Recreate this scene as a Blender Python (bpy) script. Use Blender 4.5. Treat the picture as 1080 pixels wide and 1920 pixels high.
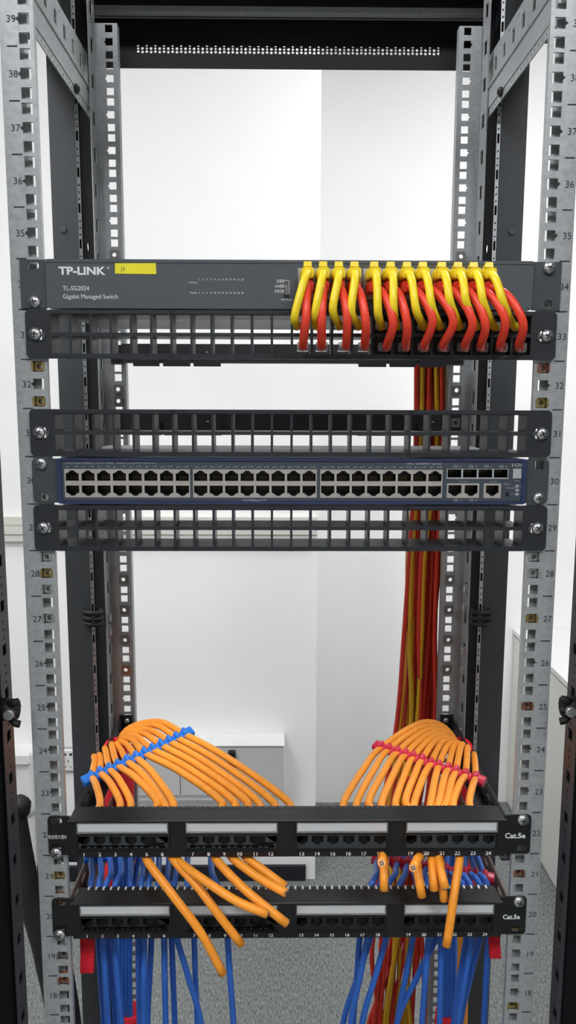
import bpy, bmesh, math, random
import numpy as np
from mathutils import Vector, Matrix
from mathutils.geometry import tessellate_polygon

for o in list(bpy.data.objects):
    bpy.data.objects.remove(o)
scene = bpy.context.scene
col = scene.collection
random.seed(7)

# ------------------------------------------------------------------ camera
U = 0.04445                 # one rack unit
ZO = 0.075                  # height of unit number 0 above the floor
FPX = 1467.64               # focal length in pixels of a 1080x1920 frame
CAM = np.array([-.01114, -.73109, 1.40845 + ZO])
PITCH, YAW, ROLL = .142108, -.011031, .0027887
_Ry = np.array([[math.cos(YAW), math.sin(YAW), 0], [-math.sin(YAW), math.cos(YAW), 0], [0, 0, 1]])
_Rp = np.array([[1, 0, 0], [0, math.cos(PITCH), -math.sin(PITCH)], [0, math.sin(PITCH), math.cos(PITCH)]])
RM = _Rp @ _Ry
right = math.cos(ROLL) * RM[0] + math.sin(ROLL) * RM[2]
upv = -math.sin(ROLL) * RM[0] + math.cos(ROLL) * RM[2]
fwd = RM[1]
cd = bpy.data.cameras.new('camera')
cd.sensor_fit = 'VERTICAL'
cd.sensor_height = 36.0
cd.lens = FPX / 1920 * 36.0
cd.clip_start = 0.02
cam = bpy.data.objects.new('camera', cd)
col.objects.link(cam)
m = Matrix.Identity(4)
for i in range(3):
    m[i][0], m[i][1], m[i][2], m[i][3] = right[i], upv[i], -fwd[i], CAM[i]
cam.matrix_world = m
scene.camera = cam

# ------------------------------------------------------------------ world, exposure
w = bpy.data.worlds.new('world')
scene.world = w
w.use_nodes = True
w.node_tree.nodes['Background'].inputs[0].default_value = (.9, .95, 1, 1)
w.node_tree.nodes['Background'].inputs[1].default_value = .3
vs = scene.view_settings
vs.view_transform = 'Standard'
vs.look = 'None'
vs.gamma = 1
vs.use_curve_mapping = False
vs.exposure = 0.0
LAMP = 32.0                 # strength of the ceiling panels


def P(u, v, Y):
    """point of the place seen at photo pixel (u, v) that lies Y metres behind the front rails"""
    a, b = u - 540, v - 960
    a, b = math.cos(ROLL) * a + math.sin(ROLL) * b, -math.sin(ROLL) * a + math.cos(ROLL) * b
    d = RM.T @ np.array([a / FPX, 1, -b / FPX])
    q = CAM + d * (Y - CAM[1]) / d[1]
    return Vector(q.tolist())


def Z(n):
    return n * U + ZO


# ------------------------------------------------------------------ materials
def srgb(r, g, b):
    f = lambda c: (c / 255 / 12.92) if c / 255 <= .04045 else ((c / 255 + .055) / 1.055) ** 2.4
    return (f(r), f(g), f(b), 1)


MATS = {}


def mat(name, rgb, rough=.5, metal=0.0, noise=0.0, nscale=60, bump=0.0, bscale=300, spec=.5, stretch=None, trans=0.0, ior=1.45, rvar=0.0):
    m = bpy.data.materials.new(name)
    m.use_nodes = True
    nt = m.node_tree
    b = nt.nodes['Principled BSDF']
    b.inputs['Base Color'].default_value = srgb(*rgb)
    b.inputs['Roughness'].default_value = rough
    b.inputs['Metallic'].default_value = metal
    b.inputs['Specular IOR Level'].default_value = spec
    b.inputs['Transmission Weight'].default_value = trans
    b.inputs['IOR'].default_value = ior
    if noise or bump or rvar:
        tc = nt.nodes.new('ShaderNodeTexCoord')
        mp = nt.nodes.new('ShaderNodeMapping')
        if stretch:
            mp.inputs['Scale'].default_value = stretch
        geo = nt.nodes.new('ShaderNodeNewGeometry')
        nt.links.new(geo.outputs['Position'], mp.inputs[0])
    if noise:
        n = nt.nodes.new('ShaderNodeTexNoise')
        n.inputs['Scale'].default_value = nscale
        n.inputs['Detail'].default_value = 3
        nt.links.new(mp.outputs[0], n.inputs[0])
        r = nt.nodes.new('ShaderNodeMapRange')
        r.inputs[1].default_value = .3
        r.inputs[2].default_value = .7
        r.inputs[3].default_value = 1 - noise
        r.inputs[4].default_value = 1 + noise
        nt.links.new(n.outputs[0], r.inputs[0])
        mx = nt.nodes.new('ShaderNodeVectorMath')
        mx.operation = 'SCALE'
        mx.inputs[0].default_value = srgb(*rgb)[:3]
        nt.links.new(r.outputs[0], mx.inputs['Scale'])
        nt.links.new(mx.outputs[0], b.inputs['Base Color'])
    if bump:
        n2 = nt.nodes.new('ShaderNodeTexNoise')
        n2.inputs['Scale'].default_value = bscale
        n2.inputs['Detail'].default_value = 2
        nt.links.new(mp.outputs[0], n2.inputs[0])
        bp = nt.nodes.new('ShaderNodeBump')
        bp.inputs['Strength'].default_value = bump
        bp.inputs['Distance'].default_value = .002
        nt.links.new(n2.outputs[0], bp.inputs['Height'])
        nt.links.new(bp.outputs[0], b.inputs['Normal'])
    MATS[name] = m
    return m


def emis(name, rgb, s):
    m = bpy.data.materials.new(name)
    m.use_nodes = True
    b = m.node_tree.nodes['Principled BSDF']
    b.inputs['Base Color'].default_value = (.8, .8, .8, 1)
    b.inputs['Emission Color'].default_value = srgb(*rgb)
    b.inputs['Emission Strength'].default_value = s
    MATS[name] = m


mat('wall', (243, 243, 242), .8, noise=.012, nscale=3)
mat('ceiling', (235, 235, 233), .9, noise=.01, nscale=8)
mat('skirting', (28, 30, 36), .5, noise=.1, nscale=20)
mat('trunking', (212, 210, 202), .55, noise=.02, nscale=10)
mat('cabinet_white', (226, 227, 220), .5, noise=.015, nscale=5)
mat('box_grey', (196, 197, 196), .5, noise=.02, nscale=12)
mat('box_grey_light', (222, 223, 222), .5, noise=.02, nscale=12)
mat('white_plastic', (228, 228, 226), .4, noise=.01, nscale=20)
mat('galv', (160, 164, 165), .42, metal=.25, noise=.12, nscale=170, bump=.08, bscale=200)
mat('galv_dark', (150, 153, 155), .45, metal=.2, noise=.10, nscale=170, bump=.08, bscale=200)
mat('chassis', (150, 153, 155), .4, metal=.5, noise=.08, nscale=90)
mat('post_grey', (53, 57, 60), .5, noise=.06, nscale=60, bump=.05, bscale=900)
mat('post_black', (18, 20, 23), .85, spec=.12, noise=.1, nscale=60, bump=.05, bscale=900)
mat('strip_metal', (172, 175, 177), .5, metal=.3, noise=.12, nscale=200)
mat('roof_black', (16, 17, 20), .6, noise=.1, nscale=40)
mat('print_dark', (38, 42, 52), .7, noise=.1, nscale=300)
mat('panel_plastic', (40, 43, 47), .38, noise=.06, nscale=80, bump=.05, bscale=1500)
mat('rear_black', (24, 25, 30), .5, noise=.08, nscale=60)
mat('switch_grey', (74, 80, 85), .42, noise=.04, nscale=120, bump=.06, bscale=1800)
mat('ear_grey', (62, 67, 71), .45, noise=.05, nscale=120, bump=.06, bscale=1800)
mat('blue_bezel', (40, 52, 86), .4, noise=.05, nscale=90)
mat('face_blue_grey', (60, 67, 76), .45, noise=.05, nscale=150)
mat('port_metal', (176, 172, 164), .38, metal=.35, noise=.05, nscale=150)
mat('port_dark', (20, 20, 21), .45, noise=.1, nscale=200)
mat('contact', (84, 70, 46), .4, metal=.6, noise=.1, nscale=300)
mat('print_white', (222, 224, 224), .6, noise=.02, nscale=100)
mat('print_grey', (170, 174, 178), .6, noise=.02, nscale=100)
mat('sticker', (228, 218, 40), .6, noise=.03, nscale=70)
mat('patch_black', (22, 24, 26), .42, noise=.08, nscale=90, bump=.05, bscale=1500)
mat('patch_top', (32, 34, 35), .22, noise=.05, nscale=90)
mat('label_paper', (196, 198, 200), .35, noise=.02, nscale=60)
mat('screw', (200, 202, 205), .25, metal=.85, noise=.06, nscale=400)
mat('screw_dark', (60, 60, 62), .5, metal=.4, noise=.1, nscale=400)
mat('nut_gold', (158, 142, 92), .32, metal=.75, noise=.15, nscale=300)
mat('nut_silver', (176, 178, 178), .32, metal=.75, noise=.12, nscale=300)
mat('nut_copper', (152, 112, 92), .35, metal=.7, noise=.15, nscale=300)
mat('nut_dark', (120, 120, 118), .4, metal=.6, noise=.15, nscale=300)
mat('cable_orange', (238, 150, 44), .45, noise=.05, nscale=90)
mat('cable_blue', (48, 104, 196), .38, noise=.06, nscale=70)
mat('cable_red', (200, 52, 34), .42, noise=.05, nscale=70)
mat('cable_yellow', (206, 158, 26), .42, noise=.05, nscale=70)
mat('cord_red', (226, 66, 44), .36, noise=.04, nscale=70)
mat('cord_yellow', (230, 204, 30), .38, noise=.04, nscale=70)
mat('core', (226, 186, 160), .6, noise=.3, nscale=700)
mat('comb_blue', (30, 112, 206), .35, noise=.05, nscale=80)
mat('comb_red', (206, 36, 68), .35, noise=.05, nscale=80)
mat('velcro_red', (206, 22, 40), .8, noise=.1, nscale=300, bump=.3, bscale=1500)
mat('clear', (245, 245, 248), .08, trans=.85, ior=1.45)
mat('rubber', (16, 16, 17), .6, noise=.1, nscale=80)
mat('fabric_black', (18, 18, 20), .85, noise=.2, nscale=200, bump=.3, bscale=900)
mat('metal_red_reflection', (110, 92, 86), .4, metal=.5, noise=.15, nscale=120)  # rail metal with reflected red mixed into its base colour
emis('lamp', (250, 250, 252), LAMP)


def carpet():
    m = bpy.data.materials.new('carpet')
    m.use_nodes = True
    nt = m.node_tree
    b = nt.nodes['Principled BSDF']
    b.inputs['Roughness'].default_value = .95
    geo = nt.nodes.new('ShaderNodeNewGeometry')
    mp = nt.nodes.new('ShaderNodeMapping')
    mp.inputs['Scale'].default_value = (1, .3, 1)
    nt.links.new(geo.outputs['Position'], mp.inputs[0])
    n = nt.nodes.new('ShaderNodeTexNoise')
    n.inputs['Scale'].default_value = 240
    n.inputs['Detail'].default_value = 4
    n.inputs['Roughness'].default_value = .75
    nt.links.new(mp.outputs[0], n.inputs[0])
    r = nt.nodes.new('ShaderNodeValToRGB')
    r.color_ramp.elements[0].position = .34
    r.color_ramp.elements[0].color = srgb(74, 79, 79)
    r.color_ramp.elements[1].position = .68
    r.color_ramp.elements[1].color = srgb(148, 152, 150)
    nt.links.new(n.outputs[0], r.inputs[0])
    nt.links.new(r.outputs[0], b.inputs['Base Color'])
    bp = nt.nodes.new('ShaderNodeBump')
    bp.inputs['Strength'].default_value = .5
    bp.inputs['Distance'].default_value = .004
    nt.links.new(n.outputs[0], bp.inputs['Height'])
    nt.links.new(bp.outputs[0], b.inputs['Normal'])
    MATS['carpet'] = m


carpet()


# ------------------------------------------------------------------ mesh builder
def wloc(o):
    L = Vector((0, 0, 0))
    while o is not None:
        L = L + o.location
        o = o.parent
    return L


_text = {}


def text_geo(s, bold=0.0):
    key = (s, bold)
    if key in _text:
        return _text[key]
    cu = bpy.data.curves.new('t', 'FONT')
    cu.body = s
    cu.size = 1
    cu.resolution_u = 3
    cu.offset = bold
    ob = bpy.data.objects.new('t', cu)
    col.objects.link(ob)
    dg = bpy.context.evaluated_depsgraph_get()
    me = ob.evaluated_get(dg).to_mesh()
    vv = [(v.co.x, v.co.y) for v in me.vertices]
    ff = [tuple(p.vertices) for p in me.polygons]
    ob.evaluated_get(dg).to_mesh_clear()
    bpy.data.objects.remove(ob)
    bpy.data.curves.remove(cu)
    _text[key] = (vv, ff)
    return _text[key]


class MB:
    def __init__(s):
        s.v, s.f, s.s, s.m = [], [], [], []

    def add(s, vs_, fs, smooth=False, mi=0):
        b = len(s.v)
        s.v += [tuple(v) for v in vs_]
        for f in fs:
            s.f.append(tuple(i + b for i in f))
            s.s.append(smooth)
            s.m.append(mi)
        return s

    def box(s, x0, x1, y0, y1, z0, z1, mi=0):
        return s.add([(x0, y0, z0), (x1, y0, z0), (x1, y1, z0), (x0, y1, z0), (x0, y0, z1), (x1, y0, z1), (x1, y1, z1), (x0, y1, z1)],
                     [(0, 3, 2, 1), (4, 5, 6, 7), (0, 1, 5, 4), (1, 2, 6, 5), (2, 3, 7, 6), (3, 0, 4, 7)], mi=mi)

    def cbox(s, x0, x1, y0, y1, z0, z1, c, mi=0):
        """box with chamfered edges all round the front (seen along y)"""
        o = [(x0 + c, z0), (x1 - c, z0), (x1, z0 + c), (x1, z1 - c), (x1 - c, z1), (x0 + c, z1), (x0, z1 - c), (x0, z0 + c)]
        i = [(x0 + 2 * c, z0 + c), (x1 - 2 * c, z0 + c), (x1 - c, z0 + 2 * c), (x1 - c, z1 - 2 * c), (x1 - 2 * c, z1 - c), (x0 + 2 * c, z1 - c), (x0 + c, z1 - 2 * c), (x0 + c, z0 + 2 * c)]
        vv = [(a, y0, b) for a, b in i] + [(a, y0 + c, b) for a, b in o] + [(a, y1, b) for a, b in o]
        ff = [tuple(range(8)), tuple(range(23, 15, -1))]
        for k in range(8):
            n = (k + 1) % 8
            ff += [(k, n, n + 8, k + 8), (k + 8, n + 8, n + 16, k + 16)]
        return s.add(vv, ff, mi=mi)

    def loft(s, rings, closed=True, caps=True, smooth=True, mi=0):
        n = len(rings[0])
        vv = [p for r in rings for p in r]
        ff = []
        for i in range(len(rings) - 1):
            for k in range(n if closed else n - 1):
                a, b = i * n + k, i * n + (k + 1) % n
                ff.append((a, b, b + n, a + n))
        b0 = len(s.v)
        s.add(vv, ff, smooth, mi)
        if caps:
            s.f.append(tuple(range(b0 + n - 1, b0 - 1, -1))); s.s.append(False); s.m.append(mi)
            e = b0 + (len(rings) - 1) * n
            s.f.append(tuple(range(e, e + n))); s.s.append(False); s.m.append(mi)
        return s

    def tube(s, pts, r, n=8, caps=True, mi=0, rings=False, squash=None):
        pts = [Vector(p) for p in pts]
        rr = r if isinstance(r, (list, tuple)) else [r] * len(pts)
        out = []
        up = None
        for i, p in enumerate(pts):
            t = (pts[min(i + 1, len(pts) - 1)] - pts[max(i - 1, 0)])
            t = t.normalized() if t.length > 1e-9 else Vector((0, 0, 1))
            if up is None:
                up = Vector((0, 1, 0)) if abs(t.y) < .9 else Vector((1, 0, 0))
            a = up - t * up.dot(t)
            if a.length < 1e-6:
                a = Vector((1, 0, 0)) - t * t.x
            a.normalize()
            up = a
            b = t.cross(a)
            out.append([p + (a * math.cos(2 * math.pi * k / n) + b * math.sin(2 * math.pi * k / n) * (squash or 1)) * rr[i] for k in range(n)])
        s.loft(out, True, caps, True, mi)
        return s

    def cyl(s, p0, p1, r0, r1=None, n=12, mi=0):
        return s.tube([p0, p1], [r0, r0 if r1 is None else r1], n, mi=mi)

    def plate(s, outer, holes, mp, c0, c1, mi=0):
        """flat plate with holes: 2D outlines, mp(a, b, c) -> xyz, from c0 to c1 thick"""
        polys = [outer] + list(holes)
        flat = [p for q in polys for p in q]
        tr = tessellate_polygon([[Vector((a, b, 0)) for a, b in q] for q in polys])
        n = len(flat)
        vv = [mp(a, b, c0) for a, b in flat] + [mp(a, b, c1) for a, b in flat]
        ff = [tuple(t) for t in tr] + [tuple(i + n for i in reversed(t)) for t in tr]
        o = 0
        for q in polys:
            k = len(q)
            for i in range(k):
                j = (i + 1) % k
                ff.append((o + i, o + j, o + j + n, o + i + n))
            o += k
        return s.add(vv, ff, mi=mi)

    def text(s, st, x, z, h, y, width=None, align='c', mi=0, bold=0.0):
        vv, ff = text_geo(st, bold)
        if not vv:
            return s
        xs = [a for a, b in vv]; zs = [b for a, b in vv]
        x0, x1, z0, z1 = min(xs), max(xs), min(zs), max(zs)
        sc = h / .73
        sx = sc if width is None else width / (x1 - x0)
        wd = (x1 - x0) * sx
        ox = x - wd / 2 if align == 'c' else x if align == 'l' else x - wd
        return s.add([(ox + (a - x0) * sx, y, z + (b - .365) * sc) for a, b in vv], ff, mi=mi)

    def mesh(s, name, mats, off=(0, 0, 0)):
        me = bpy.data.meshes.new(name)
        ox, oy, oz = off
        me.from_pydata([(a - ox, b - oy, c - oz) for a, b, c in s.v], [], s.f)
        for m_ in (mats if isinstance(mats, (list, tuple)) else [mats]):
            me.materials.append(MATS[m_])
        me.polygons.foreach_set('use_smooth', s.s)
        me.polygons.foreach_set('material_index', s.m)
        bm = bmesh.new()
        bm.from_mesh(me)
        bmesh.ops.recalc_face_normals(bm, faces=bm.faces)
        bm.to_mesh(me)
        bm.free()
        me.update()
        return me

    def build(s, name, mats, parent=None):
        if parent is None:
            xs = np.array(s.v)
            lo, hi = xs.min(0), xs.max(0)
            L = Vector(((lo[0] + hi[0]) / 2, (lo[1] + hi[1]) / 2, lo[2]))
        else:
            L = wloc(parent)
        o = bpy.data.objects.new(name, s.mesh(name, mats, L))
        col.objects.link(o)
        if parent is None:
            o.location = L
        else:
            o.parent = parent
        return o


def put(name, me, pos, parent, rot=None):
    """another object that shares a mesh, at a world position under its parent"""
    o = bpy.data.objects.new(name, me)
    col.objects.link(o)
    o.parent = parent
    o.location = Vector(pos) - wloc(parent)
    if rot:
        o.rotation_euler = rot
    return o


def thing(name, label, cat, loc, group=None):
    o = bpy.data.objects.new(name, None)
    col.objects.link(o)
    o.empty_display_size = .02
    o.location = loc
    return tag(o, label, cat, group)


def tag(o, label, cat, group=None, kind=None):
    o['label'] = label
    o['category'] = cat
    if group:
        o['group'] = group
    if kind:
        o['kind'] = kind
    return o


def struct(o, label=None, cat=None):
    o['kind'] = 'structure'
    if label:
        o['label'] = label
        o['category'] = cat
    return o


def spline(pts, step=.008):
    pts = [Vector(p) for p in pts]
    q = [pts[0] * 2 - pts[1]] + pts + [pts[-1] * 2 - pts[-2]]
    out = []
    for i in range(1, len(q) - 2):
        p0, p1, p2, p3 = q[i - 1], q[i], q[i + 1], q[i + 2]
        d1 = max((p1 - p0).length, 1e-6) ** .5
        d2 = max((p2 - p1).length, 1e-6) ** .5
        d3 = max((p3 - p2).length, 1e-6) ** .5
        m1 = ((p1 - p0) / d1 - (p2 - p0) / (d1 + d2) + (p2 - p1) / d2) * d2
        m2 = ((p2 - p1) / d2 - (p3 - p1) / (d2 + d3) + (p3 - p2) / d3) * d2
        n = max(2, int((p2 - p1).length / step))
        for k in range(n):
            t = k / n
            out.append(p1 * (2 * t ** 3 - 3 * t * t + 1) + m1 * (t ** 3 - 2 * t * t + t) + p2 * (-2 * t ** 3 + 3 * t * t) + m2 * (t ** 3 - t * t))
    out.append(pts[-1])
    return out


def circ(cx, cy, r, n=10, ry=None):
    return [(cx + r * math.cos(2 * math.pi * (k + .5) / n), cy + (ry or r) * math.sin(2 * math.pi * (k + .5) / n)) for k in range(n)]


def rect(x0, x1, y0, y1):
    return [(x0, y0), (x1, y0), (x1, y1), (x0, y1)]


def rrect(x0, x1, y0, y1, r, n=4, corners=(1, 1, 1, 1)):
    out = []
    for k, (cx, cy, a) in enumerate(((x0 + r, y0 + r, 180), (x1 - r, y0 + r, 270), (x1 - r, y1 - r, 0), (x0 + r, y1 - r, 90))):
        if corners[k]:
            for i in range(n + 1):
                t = math.radians(a + 90 * i / n)
                out.append((cx + r * math.cos(t), cy + r * math.sin(t)))
        else:
            out.append(((x0, x1, x1, x0)[k], (y0, y0, y1, y1)[k]))
    return out


FRONT = lambda a, b, c: (a, c, b)

# ================================================================== THE ROOM
WB, WR, XC = 1.53, 2.0, .1012      # main wall, recessed wall, their corner
XL, XR, YF, HC = -2.6, 2.7, -5.2, 2.85
b = MB(); b.box(XL, XR, YF, WR + .1, -.1, 0); struct(b.build('floor', 'carpet'))
b = MB(); b.box(XL, XR, YF, WR + .1, HC, HC + .1); struct(b.build('ceiling', 'ceiling'))
b = MB(); b.box(XL, XC, WB, WR, 0, HC); struct(b.build('wall_back', 'wall'))
b = MB(); b.box(XC, XR, WR, WR + .1, 0, HC); struct(b.build('wall_back_recess', 'wall'))
b = MB(); b.box(XL - .1, XL, YF, WR, 0, HC); struct(b.build('wall_left', 'wall'))
b = MB(); b.box(XR, XR + .1, YF, WR, 0, HC); struct(b.build('wall_right', 'wall'))
b = MB(); b.box(XL, XR, YF - .1, YF, 0, HC); struct(b.build('wall_front', 'wall'))
b = MB(); b.box(XL, .0718, WB - .012, WB - .0005, .004, .05); struct(b.build('baseboard_back', 'skirting'))

# trunking along the wall: three strips with grooves
b = MB()
for z0, z1, d in ((1.0755, 1.0945, .018), (1.0965, 1.1215, .022), (1.1235, 1.1464, .018)):
    b.box(XL, XC - .002, WB - d, WB - .0005, z0, z1)
b.box(XL, XC - .002, WB - .012, WB - .0005, 1.0945, 1.1235)
struct(b.build('trim_1', 'trunking'))

# unseen ceiling panels; those beside and behind the rack added to brighten the walls
CL = [((-.75, -1.6), 'in front of the rack, left of the pair'), ((.75, -1.6), 'in front of the rack, right of the pair'),
      ((-1.0, -.1), 'close beside the rack on the left, added to brighten the back wall'), ((.9, .75), 'behind the rack on the right, added to brighten the recess')]
for (x, y), t in CL:
    r = thing('unseen_ceiling_light', 'square white ceiling light panel ' + t, 'ceiling light', (x, y, HC - .02), 'ceiling light panels')
    b = MB(); b.plate(rect(x - .31, x + .31, y - .31, y + .31), [rect(x - .285, x + .285, y - .285, y + .285)], lambda a, b_, c: (a, b_, c), HC - .02, HC - .001); b.build('frame', 'white_plastic', r)
    b = MB(); b.box(x - .285, x + .285, y - .285, y + .285, HC - .015, HC - .008); b.build('diffuser', 'lamp', r)

# electrical box on the wall with its corrugated hose
def wallbox(name, label, cat, x0, x1, z0, z1, d, m_):
    r = thing(name, label, cat, ((x0 + x1) / 2, WB - d / 2, z0))
    return r
r = thing('electrical_box', 'plain white electrical box on the wall left of the rack', 'electrical box', (-.80, WB - .04, .29))
b = MB(); b.cbox(-.95, -.74, WB - .09, WB - .0005, .292, .45, .004); b.build('body', 'white_plastic', r)
b = MB(); b.cbox(-.952, -.738, WB - .105, WB - .0905, .43, .462, .003); b.build('lid', 'white_plastic', r)
r = thing('conduit_hose', 'white corrugated conduit hose below the white electrical box', 'conduit', (-.775, WB - .04, 0))
b = MB()
b.cyl((-.775, WB - .04, .245), (-.775, WB - .04, .291), .028, n=14); b.build('coupling', 'white_plastic', r)
b = MB()
zz, rr = [], []
z = .244; k = 0
while z > .001:
    zz.append((-.775, WB - .04, z)); rr.append(.024 if k % 2 else .0205); z -= .005; k += 1
b.tube(zz, rr, 14); b.build('hose', 'white_plastic', r)

# wall socket
x0, x1, z0, z1 = -.6735, -.6285, .366, .432
r = thing('wall_socket', 'white five-hole power socket on the wall seen past left post', 'socket', (-.651, WB - .006, z0 - .01))
b = MB(); b.cbox(x0 - .012, x1 + .012, WB - .004, WB - .0005, z0 - .010, z1 + .010, .001); b.build('back_plate', 'box_grey', r)
b = MB(); b.cbox(x0, x1, WB - .012, WB - .0042, z0, z1, .002); pl = b.build('face_plate', 'white_plastic', r)
cx = (x0 + x1) / 2
b = MB()
for dx in (-.009, .009):
    b.box(cx + dx - .004, cx + dx + .004, WB - .0126, WB - .0121, .4155, .4225)
b.box(cx - .0012, cx + .0012, WB - .0126, WB - .0121, .394, .401)
for sg in (-1, 1):
    b.add([(cx + sg * .004, WB - .0126, .384), (cx + sg * .0062, WB - .0126, .3825), (cx + sg * .0105, WB - .0126, .377), (cx + sg * .0085, WB - .0126, .376)], [(0, 1, 2, 3)])
b.build('pin_slots', 'port_dark', pl)

# grey wall cabinet behind the orange cables
r = thing('distribution_box', 'grey two-door wall box with black latch behind the orange cables', 'wall box', (-.23, WB - .05, .28))
D = .08
fy = WB - D
s_ = (fy - CAM[1]) / (WB - CAM[1])
q = lambda u, v: P(u, v, fy)
a0, a1 = q(215, 1400), q(531, 1490)
zt, zb = a0.z, a1.z
b = MB(); b.box(a0.x, a1.x, fy + .006, WB - .0005, zb - .02, zt); b.build('body', 'box_grey_light', r)
xd = q(338, 1450).x
for xa, xb in ((a0.x, xd - .001), (xd + .001, a1.x - .002)):
    b = MB(); b.cbox(xa, xb, fy - .004, fy + .0055, zb, zt - .002, .001); b.build('door', 'box_grey', r)
b = MB(); b.cbox(q(395, 1400).x, a1.x + .004, fy - .006, WB - .001, zt + .0005, zt + .006, .0015); b.build('top_cover', 'box_grey_light', r)
la, lb = q(428, 1405), q(442, 1437)
b = MB(); b.cbox(la.x, lb.x, fy - .018, fy - .0045, lb.z, la.z, .002); lt = b.build('latch', 'rubber', r)
b = MB(); b.cyl(((la.x + lb.x) / 2, fy - .0185, lb.z + .03), ((la.x + lb.x) / 2, fy - .024, lb.z + .03), .005, n=10); b.build('keyhole', 'screw_dark', lt)

# white low cabinet on the right
r = thing('low_cabinet', 'long white low cabinet along the right, seen past the right post', 'cabinet', (1.1, 1.2, 0))
b = MB(); b.box(.846, 1.35, .9, WR - .002, .0005, .652); b.build('body', 'cabinet_white', r)
b = MB(); b.box(.838, .8455, .902, 1.44, .004, .64); b.build('side_panel', 'cabinet_white', r)
b = MB(); b.box(.838, .8455, 1.444, WR - .003, .004, .64); b.build('side_panel', 'cabinet_white', r)
b = MB(); b.box(.832, 1.352, .895, WR - .002, .6525, .668); b.build('top', 'white_plastic', r)

# black bundle leaning at the left of the rack
pts = [P(38, 1508, .22), P(40, 1540, .22), P(46, 1600, .22), P(57, 1680, .21), P(94, 1785, .2), P(118, 1900, .2)]
pts.append(Vector((pts[-1].x + .02, .2, .05)))
tp = spline(pts, .012)
rl = [.006 + .016 * min(1, i / 16) for i in range(len(tp))]
r = thing('fabric_bundle', 'slim black fabric bundle leaning beside the left front post', 'bundle', (tp[-1].x, .2, 0))
b = MB(); b.tube(tp, rl, 12); b.build('sleeve', 'fabric_black', r)
b = MB(); b.tube([tp[0] + Vector((0, 0, .012)), tp[0] + Vector((0, 0, .006)), tp[0], tp[0] - Vector((0, 0, .012)), tp[0] - Vector((0, 0, .02))], [.004, .011, .014, .012, .006], 12); b.build('knob', 'rubber', r)

# ================================================================== THE RACK
rack = thing('server_rack', 'open 42-unit equipment rack with galvanised rails and black posts', 'rack', (0, .17, 0))
HX = .23255
ZT = Z(42.5)


def rail_plate(b, s, x0, x1, y0, y1, notch, n0=1, n1=42):
    for n in range(n0, n1 + 1):
        zc = Z(n)
        hs = []
        for k in (-1, 0, 1):
            c = zc + k * .015875
            h = .00475
            q_ = [(HX - h, c - h), (HX + h, c - h)]
            if k == 0:
                q_ += [(HX + h, c - .002), (HX + h + .0024, c), (HX + h, c + .002)]
            q_ += [(HX + h, c + h), (HX - h, c + h)]
            hs.append(q_)
        b.plate(rect(x0, x1, zc - U / 2, zc + U / 2), hs, lambda a, bb, c: (s * a, c, bb), y0, y1)


def slot_strip(b, p0, p1, z0, z1, thick, slot=(.006, .010), dots=3):
    """vertical perforated strip between plan points p0 and p1: one slot and some dots per unit"""
    d = Vector((p1[0] - p0[0], p1[1] - p0[1]))
    L = d.length
    d = d / L
    nn = Vector((-d.y, d.x))
    mp = lambda a, bb, c: (p0[0] + d.x * a + nn.x * c, p0[1] + d.y * a + nn.y * c, bb)
    z = z0
    while z + U <= z1 + 1e-6:
        hs = [rect(L / 2 - slot[0] / 2, L / 2 + slot[0] / 2, z + .004, z + .004 + slot[1])]
        for k in range(dots):
            hs.append(circ(L / 2, z + .0215 + k * .0085, min(.0017, L * .25), 6))
        b.plate(rect(0, L, z, z + U), hs, mp, 0, thick)
        z += U


NUTS = {-1: [(32, 1, 'nut_gold'), (32, -1, 'nut_gold'), (28, 1, 'nut_silver'), (28, 0, 'nut_gold'), (28, -1, 'nut_silver'), (27, 0, 'nut_silver'), (21, 0, 'nut_gold'), (19, 0, 'nut_dark'), (19, -1.8, 'nut_copper'), (30, -1, 'nut_silver'), (20, 1, 'nut_copper')],
        1: [(32, 1, 'nut_copper'), (32, -1, 'nut_gold'), (28, 1, 'nut_silver'), (28, 0, 'nut_silver'), (27, 0, 'nut_gold'), (25, 0, 'nut_copper'), (21, 0, 'nut_copper'), (18, -1, 'nut_gold'), (34, -1, 'nut_silver'), (20, -1, 'nut_gold')]}


def nut_mesh(m_):
    b = MB()
    b.plate(rrect(-.0036, .0036, -.0038, .0038, .0006, 2), [circ(.0002, 0, .0025, 12)], FRONT, .0020, .0062)
    b.plate(rect(-.0064, .0064, -.0058, .0058), [circ(0, 0, .0022, 12)], FRONT, .0064, .0074)
    for sx in (-1, 1):
        b.box(sx * .0044 - .0003, sx * .0044 + .0003, -.0014, .0064, -.0038, .0038)
        b.box(sx * .0052 - .0009, sx * .0052 + .0006, -.0016, -.0012, -.0036, .0036)
    for sz in (-1, 1):
        b.box(-.0034, .0034, .0030, .0064, sz * .0043 - .0003, sz * .0043 + .0003)
    return b.mesh('cage_nut', m_)


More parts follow.
